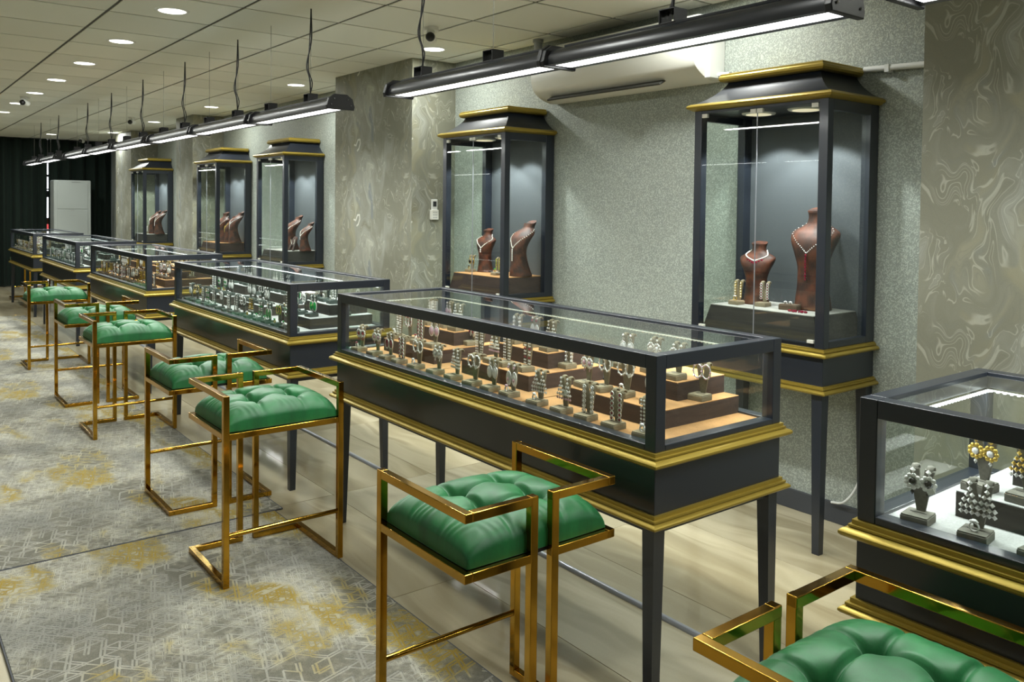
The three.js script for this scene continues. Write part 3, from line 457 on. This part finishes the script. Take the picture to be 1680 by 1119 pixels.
const cushionGeo = (() => {
  const N = 96, v = [], uv = [], id = [], B = [[-.34, -.36], [.34, -.36], [-.34, .36], [.34, .36]];
  const seg = (px, py, ax, ay, bx, by) => { const dx = bx - ax, dy = by - ay, t = clamp(((px - ax) * dx + (py - ay) * dy) / (dx * dx + dy * dy)); return [Math.hypot(px - ax - t * dx, py - ay - t * dy), t]; };
  const lines = [[0, 1], [2, 3], [0, 2], [1, 3]].map(([a, b]) => [...B[a], ...B[b], 1]);
  for (const [a, b] of B) { lines.push([a, b, Math.sign(a) * 1.0, b * 1.02, .8], [a, b, a * 1.02, Math.sign(b) * 1.0, .8]); }
  const w = hx - ST + .006, d = hz - ST + .004;
  for (let side = 0; side < 2; side++) for (let j = 0; j <= N; j++) for (let i = 0; i <= N; i++) {
    const a = i / N * 2 - 1, b = j / N * 2 - 1, e = (1 - Math.pow(Math.abs(a), 3.2)) * (1 - Math.pow(Math.abs(b), 3.2));
    let y = Math.pow(Math.max(0, e), .36);
    const bulge = 1 + .055 * Math.sin(Math.PI * clamp(y)) * .5;
    if (!side) {
      let dip = 0; for (const [p, q] of B) { const r = Math.hypot((a - p) * 1.0, (b - q) * 1.12); dip += .46 * Math.exp(-r * r / .012) + .26 * Math.exp(-r * r / .07); }
      for (const [p, q, r, s, k] of lines) { const [ds, t] = seg(a, b, p, q, r, s), f = k < 1 ? 1 - .75 * t : 1; dip += .2 * f * Math.exp(-ds * ds / .0016); }
      const pucker = .015 * Math.sin((Math.abs(a) > Math.abs(b) ? b : a) * 44 + 3 * Math.sin(9 * (a + b))) * sm(.62, .95, Math.max(Math.abs(a), Math.abs(b)));
      y = Math.max(.02 * y, y * 1.06 - dip * y) + pucker * y;
      v.push(a * w * bulge, .6125 + .104 * y, b * d * bulge);
    } else v.push(a * w * bulge, .6125 - .002 * y, b * d * bulge);
    uv.push(a * .6, b * .6);
  }
  const K = (N + 1) * (N + 1);
  for (let side = 0; side < 2; side++) for (let j = 0; j < N; j++) for (let i = 0; i < N; i++) { const a = side * K + j * (N + 1) + i, b = a + 1, c = a + N + 1, e = c + 1; side ? id.push(a, b, c, b, e, c) : id.push(a, c, b, b, c, e); }
  const g = new THREE.BufferGeometry(); g.setAttribute('position', new THREE.Float32BufferAttribute(v, 3)); g.setAttribute('uv', new THREE.Float32BufferAttribute(uv, 2)); g.setIndex(id); g.computeVertexNormals(); return g;
})();
const buttonGeo = (() => { const g = new THREE.SphereGeometry(.011, 12, 8); g.scale(1, .45, 1); return g; })();
function stool(x, z, back, label) {
  const t = thing('counter_stool', label, 'stool', [x, .0085, z], back ? Math.PI : 0, 'gold framed stools with green velvet cushions');
  part('seat_frame', stoolGeo.seat, M.brass, t); part('seat_plate', stoolGeo.plate, M.black, t);
  for (const k of [0, 1]) { part('arm', stoolGeo.arm[k], M.brass, t); part('floor_rail', stoolGeo.foot[k], M.brass, t); part('front_post', stoolGeo.front[k], M.brass, t); part('back_post', stoolGeo.mid[k], M.brass, t); }
  part('footrest', stoolGeo.stretch, M.brass, t);
  const c = part('cushion', cushionGeo, M.velvet, t, 'tufted green velvet cushion');
  for (const [a, b] of [[-.34, -.36], [.34, -.36], [-.34, .36], [.34, .36]]) { const m = part('button', buttonGeo, M.velvet, c); m.position.set(a * (hx - ST), .655, b * (hz - ST)); }
  return t;
}
stool(-.722, -1.4, false, 'green velvet stool cut off at the bottom right corner');
stool(-1.88, -1.408, true, 'nearest whole green stool, two middle posts toward the viewer');
stool(-3.458, -1.357, false, 'green stool at the left end of the brown-lined case, open side facing us');
stool(-4.378, -1.408, true, 'green stool left of the emerald case corner, third from the front');
stool(-6.0, -1.397, false, 'fourth green stool from the front, open side toward us');
stool(-7.045, -1.415, true, 'fifth green stool, half hidden behind another stool');
stool(-8.76, -1.41, false, 'farthest green cushioned stool at the left');
stool(-14.95, -2.05, false, 'gold stool legs glimpsed behind the farthest display case');

// ---------------------------------------------------------------- hanging light bars
const barProfile = (() => { const s = new THREE.Shape(); s.moveTo(-.066, 0); s.lineTo(-.066, .014); s.quadraticCurveTo(-.062, .05, -.03, .062); s.lineTo(.03, .062); s.quadraticCurveTo(.062, .05, .066, .014); s.lineTo(.066, 0); s.lineTo(.039, 0); s.lineTo(.039, .006); s.lineTo(-.039, .006); s.lineTo(-.039, 0); s.closePath(); return s; })();
const BL = 1.155;
const barGeo = (() => { const g = new THREE.ExtrudeGeometry(barProfile, { depth: BL, bevelEnabled: false, curveSegments: 8 }); g.rotateY(Math.PI / 2); g.translate(-BL / 2, 0, 0); return toCreasedNormals(g, .5); })();
const ridgeGeo = merge([rbox(-BL / 2 + .06, BL / 2 - .03, .062, .072, -.028, -.018, .002), rbox(-BL / 2 + .06, BL / 2 - .03, .062, .072, .018, .028, .002)]);
const endShape = (() => { const s = new THREE.Shape(); s.moveTo(-.076, -.004); s.lineTo(-.08, .012); s.lineTo(-.068, .052); s.lineTo(-.036, .074); s.lineTo(.036, .074); s.lineTo(.068, .052); s.lineTo(.08, .012); s.lineTo(.076, -.004); s.closePath(); return s; })();
const endGeo = [-1, 1].map(k => { const g = new THREE.ExtrudeGeometry(endShape, { depth: .016, bevelEnabled: true, bevelThickness: .003, bevelSize: .003, bevelSegments: 2 }); g.rotateY(Math.PI / 2); g.translate(k * (BL / 2 + .004) - .008, 0, 0); return g; });
const screwGeo = [-1, 1].map(k => merge([[-.058, .018], [.058, .018], [-.04, .05], [.04, .05]].map(([z, y]) => { const g = new THREE.SphereGeometry(.0042, 8, 6); g.translate(k * (BL / 2 + .017), y, z); return g; })));
const lensGeo = box(-BL / 2 + .022, BL / 2 - .022, .001, .005, -.038, .038);
const bracketGeo = merge([rbox(-.034, .034, .068, .072, -.03, .03, .001), rbox(-.034, .034, .112, .116, -.03, .03, .001), rbox(-.034, -.03, .068, .116, -.03, .03, .001), rbox(.03, .034, .068, .116, -.03, .03, .001)]);
const BARS = [[-.49, 2.045, 'rightmost hanging light bar, only its end in view', -.3], [-1.815, 2.046, 'hanging light bar nearest the viewer, before the right-hand cabinet', -.02], [-2.995, 2.05, 'hanging light bar in front of the wall cooler and second cabinet', -.36],
[-4.78, 2.046, 'right end bar of the long far light row', .2], [-6.02, 2.05, 'second bar of the long far light row', .25], [-7.23, 2.052, 'third bar of the long far light row', .27], [-8.56, 2.055, 'fourth bar of the long far light row', .34], [-9.83, 2.06, 'fifth bar of the long far light row', .39], [-11.08, 2.066, 'sixth bar of the long far light row', .5], [-12.9, 2.075, 'first bar of the lowest light row by the curtain', .55], [-14.25, 2.08, 'last light bar, closest to the dark curtain', .55]];
for (let i = 0; i < 12; i++) BARS.push([1.6 - 1.3 * i, 2.05, `light bar behind the viewer, ${ORD[i]} of the row mirrored in the cabinet glass`, .25, 1.4]);
for (const [x, y, label, cordAt, row] of BARS) {
  const zb = row ?? -2.07 + .006 * (-x - 2) * .5, t = thing('light_bar', label, 'light bar', [x, y, zb], 0, 'black hanging light bars');
  part('housing', barGeo, M.blackSatin, t); part('ridge', ridgeGeo, M.blackSatin, t); part('diffuser', lensGeo, M.glow, t, 'glowing white diffuser');
  endGeo.forEach((g, k) => { const e = part('end_plate', g, M.black, t); part('screw', screwGeo[k], M.screw, e); });
  const c2 = cordAt > 0 ? cordAt - .6 : cordAt + .55;
  for (const k of [cordAt, c2]) { const b = part('bracket', bracketGeo, M.black, t); b.position.x = k; }
  const H = CEIL - y; part('power_cord', merge([tube([[cordAt, .1, .0], [cordAt + .012, .2, .012], [cordAt - .012, H * .45, .02], [cordAt + .006, H * .7, .0], [cordAt, H, 0]], .0042), tube([[cordAt - .02, .1, .0], [cordAt - .006, .18, -.012], [cordAt - .018, H * .42, .006], [cordAt - .002, H * .7, .006], [cordAt, H, 0]], .0036)]), M.cord, t);
  part('suspension_wire', merge([rod([cordAt, .115, 0], [cordAt, H, 0], .0012, 5), rod([c2, .115, 0], [c2, H, 0], .0014, 5)]), M.wire, t);
  const l = new THREE.RectAreaLight(WHITE, row ? POWER.back : POWER.bar, BL - .05, .074); l.name = 'bar_light'; l.position.set(0, -.0005, 0); l.rotation.x = -Math.PI / 2; t.add(l);
}

// ---------------------------------------------------------------- recessed downlights
const dlRim = (() => { const g = new THREE.LatheGeometry([[.075, -.001], [.078, -.006], [.094, -.004], [.098, 0]].map(p => new THREE.Vector2(...p)), 32); return g; })(), dlLens = cyl(.0755, .003, 0, -.0025, 0, 28);
const DOWN = []; for (let i = -3; i < 10; i++) DOWN.push([-5.16 - 1.205 * i, -1.45 + .006 * i, 'front row']); for (let i = -2; i < 5; i++) DOWN.push([-5.157 - 2.4 * i, -3.265 + .012 * i, 'wall row']); DOWN.push([-15.88, -2.51, 'far end']);
DOWN.filter(d => d[0] > -16.4 && d[0] < 1).forEach(([x, z, row]) => {
  const seen = { 'front row': 'line over the carpet', 'wall row': 'line beside the marbled pillars', 'far end': 'spot before the curtain' }[row], n = row === 'wall row' ? Math.round((-x + .36) / 2.4) : Math.round((-x + 1.5) / 1.205);
  const t = thing('downlight', row === 'far end' ? 'single round downlight in front of the dark curtain' : `round ceiling downlight, ${ORD[clamp(n, 0, 15)]} from the right in the ${seen}`, 'downlight', [x, CEIL, z], 0, 'round ceiling downlights');
  part('rim', dlRim, M.white, t); part('lens', dlLens, M.glowDown, t, 'glowing lens');
  const s = new THREE.RectAreaLight(WHITE, row === 'wall row' ? POWER.wall : POWER.down, .135, .135); s.name = 'downlight_panel'; s.position.set(0, -.0045, 0); s.rotation.x = -Math.PI / 2; t.add(s);
});

// ---------------------------------------------------------------- wall cooler, conduit, remote, cameras, floor-standing cooler
{
  const t = thing('split_air_conditioner', 'long white wall cooling unit high between the two near cabinets', 'air conditioner', [-3.645, 0, ZB]);
  const s = new THREE.Shape(); s.moveTo(0, 2.225); s.lineTo(.06, 2.222); s.quadraticCurveTo(.15, 2.235, .205, 2.29); s.quadraticCurveTo(.228, 2.33, .228, 2.38); s.lineTo(.222, 2.53); s.quadraticCurveTo(.21, 2.56, .17, 2.562); s.lineTo(0, 2.562); s.closePath();
  const w = 1.36, g = new THREE.ExtrudeGeometry(s, { depth: w, bevelEnabled: true, bevelThickness: .006, bevelSize: .006, bevelSegments: 2, curveSegments: 10 }); g.rotateY(-Math.PI / 2); g.translate(w / 2, 0, 0);
  part('casing', toCreasedNormals(g, .6), M.whiteWarm, t);
  const slot = rbox(-.56, .42, 0, .012, -.048, .048, .003); slot.rotateX(.5); slot.translate(0, 2.236, .15); part('air_outlet', slot, M.slot, t);
  for (const k of [-.016, .016]) { const lv = rbox(-.55, .41, 0, .003, -.009, .009, .001); lv.rotateX(.6); lv.translate(0, 2.232 - k * .55, .15 + k); part('louvre', lv, M.whiteWarm, t); }
  part('end_cap', rbox(.68, .716, 2.228, 2.556, .0, .13, .006), M.white, t); part('rating_label', merge([box(.6855, .6865, 2.45, 2.462, .14, .17), box(.6855, .6865, 2.425, 2.433, .135, .18)]), M.darkGrey, t);
  part('pipe_stub', rod([.716, 2.25, .05], [.79, 2.245, .05], .013, 10), M.white, t);
  const c = thing('conduit', 'pale horizontal pipe on the wall behind the right-hand cabinet', 'pipe'); part('pipe', merge([rod([-2.105, 2.18, -3.712], [-1.64, 2.164, -3.712], .014, 12)]), M.white, c); part('clip', merge([box(-2.0, -1.98, 2.155, 2.19, ZB, -3.695)]), M.white, c);
  const r = thing('remote_control', 'small white remote in its holder on the marbled pillar side', 'remote', [-5.567, 0, -3.535]);
  part('remote_body', rbox(.006, .022, 1.43, 1.572, -.026, .026, .004), M.white, r); part('screen', box(.022, .0225, 1.515, 1.556, -.016, .016), M.darkGrey, r); part('holder', merge([rbox(.0, .028, 1.412, 1.49, -.034, .034, .004)]), M.whiteWarm, r);
  part('button_pad', merge([-.014, 0, .014].flatMap(z => [1.43, 1.45, 1.47].map(y => box(.028, .0285, y - .004, y + .004, z - .004, z + .004)))), M.grey, r);
  const wb = thing('loose_cable', 'short white cable looping down the wall above the skirting', 'cable'); part('cable_sheath', tube([[-2.217, .105, -3.7], [-2.15, .125, -3.69], [-2.1, .2, -3.71], [-2.075, .32, -3.727]], .006), M.white, wb);
  const dp = thing('drain_pipe', 'short grey pipe rising to the ceiling above the wall cooler', 'pipe'); part('pipe', merge([cyl(.028, .25, -4.4, 2.528, -3.62, 16), cyl(.036, .02, -4.4, 2.642, -3.62, 16)]), M.grey, dp);
  const a = thing('floor_air_conditioner', 'tall white floor-standing cooling unit before the curtain', 'air conditioner', [-16.6, 0, -2.955]);
  part('casing', rbox(-.36, 0, 0, 1.905, -.3, .3, .02, 3), M.applianceGrey, a); part('front_panel', rbox(0, .008, .12, 1.38, -.245, .245, .003), M.applianceGrey, a); part('grille_panel', rbox(0, .007, 1.395, 1.86, -.245, .245, .003), M.applianceGrey, a); part('vent_slot', box(.007, .009, 1.872, 1.88, -.12, .02), M.grey, a); part('badge', merge([box(.008, .0095, 1.362, 1.372, -.03, .03), box(.008, .0095, 1.27, 1.275, -.05, .05)]), M.grey, a);
  const k = tube([[.009, .5, .2], [.011, .68, .1], [.011, .73, 0], [.011, .7, -.1], [.009, .6, -.16]], .004, 20, 5); part('curved_mark', k, M.pearl, a);
}
[[-10.45, -1.40, 'black camera on the ceiling beside the front downlights'], [-11.95, -2.84, 'black ceiling camera above the far cabinets'], [-16.3, -3.05, 'farthest black ceiling camera near the curtain'], [-4.56, -2.87, 'black ceiling camera behind the nearest hanging cord']].forEach(([x, z, label]) => {
  const t = thing('security_camera', label, 'camera', [x, CEIL, z], 0, 'ceiling cameras'); part('mount', cyl(.045, .02, 0, -.01, 0, 20, .05), M.white, t);
  const g = new THREE.CylinderGeometry(.026, .03, .1, 16); g.rotateX(Math.PI / 2 - .3); g.rotateY(.9); g.translate(0, -.052, 0); part('housing', g, M.white, t); const e = new THREE.SphereGeometry(.03, 14, 10); e.translate(.035, -.066, .03); part('lens', e, M.black, t);
});

renderer.render(scene, camera);
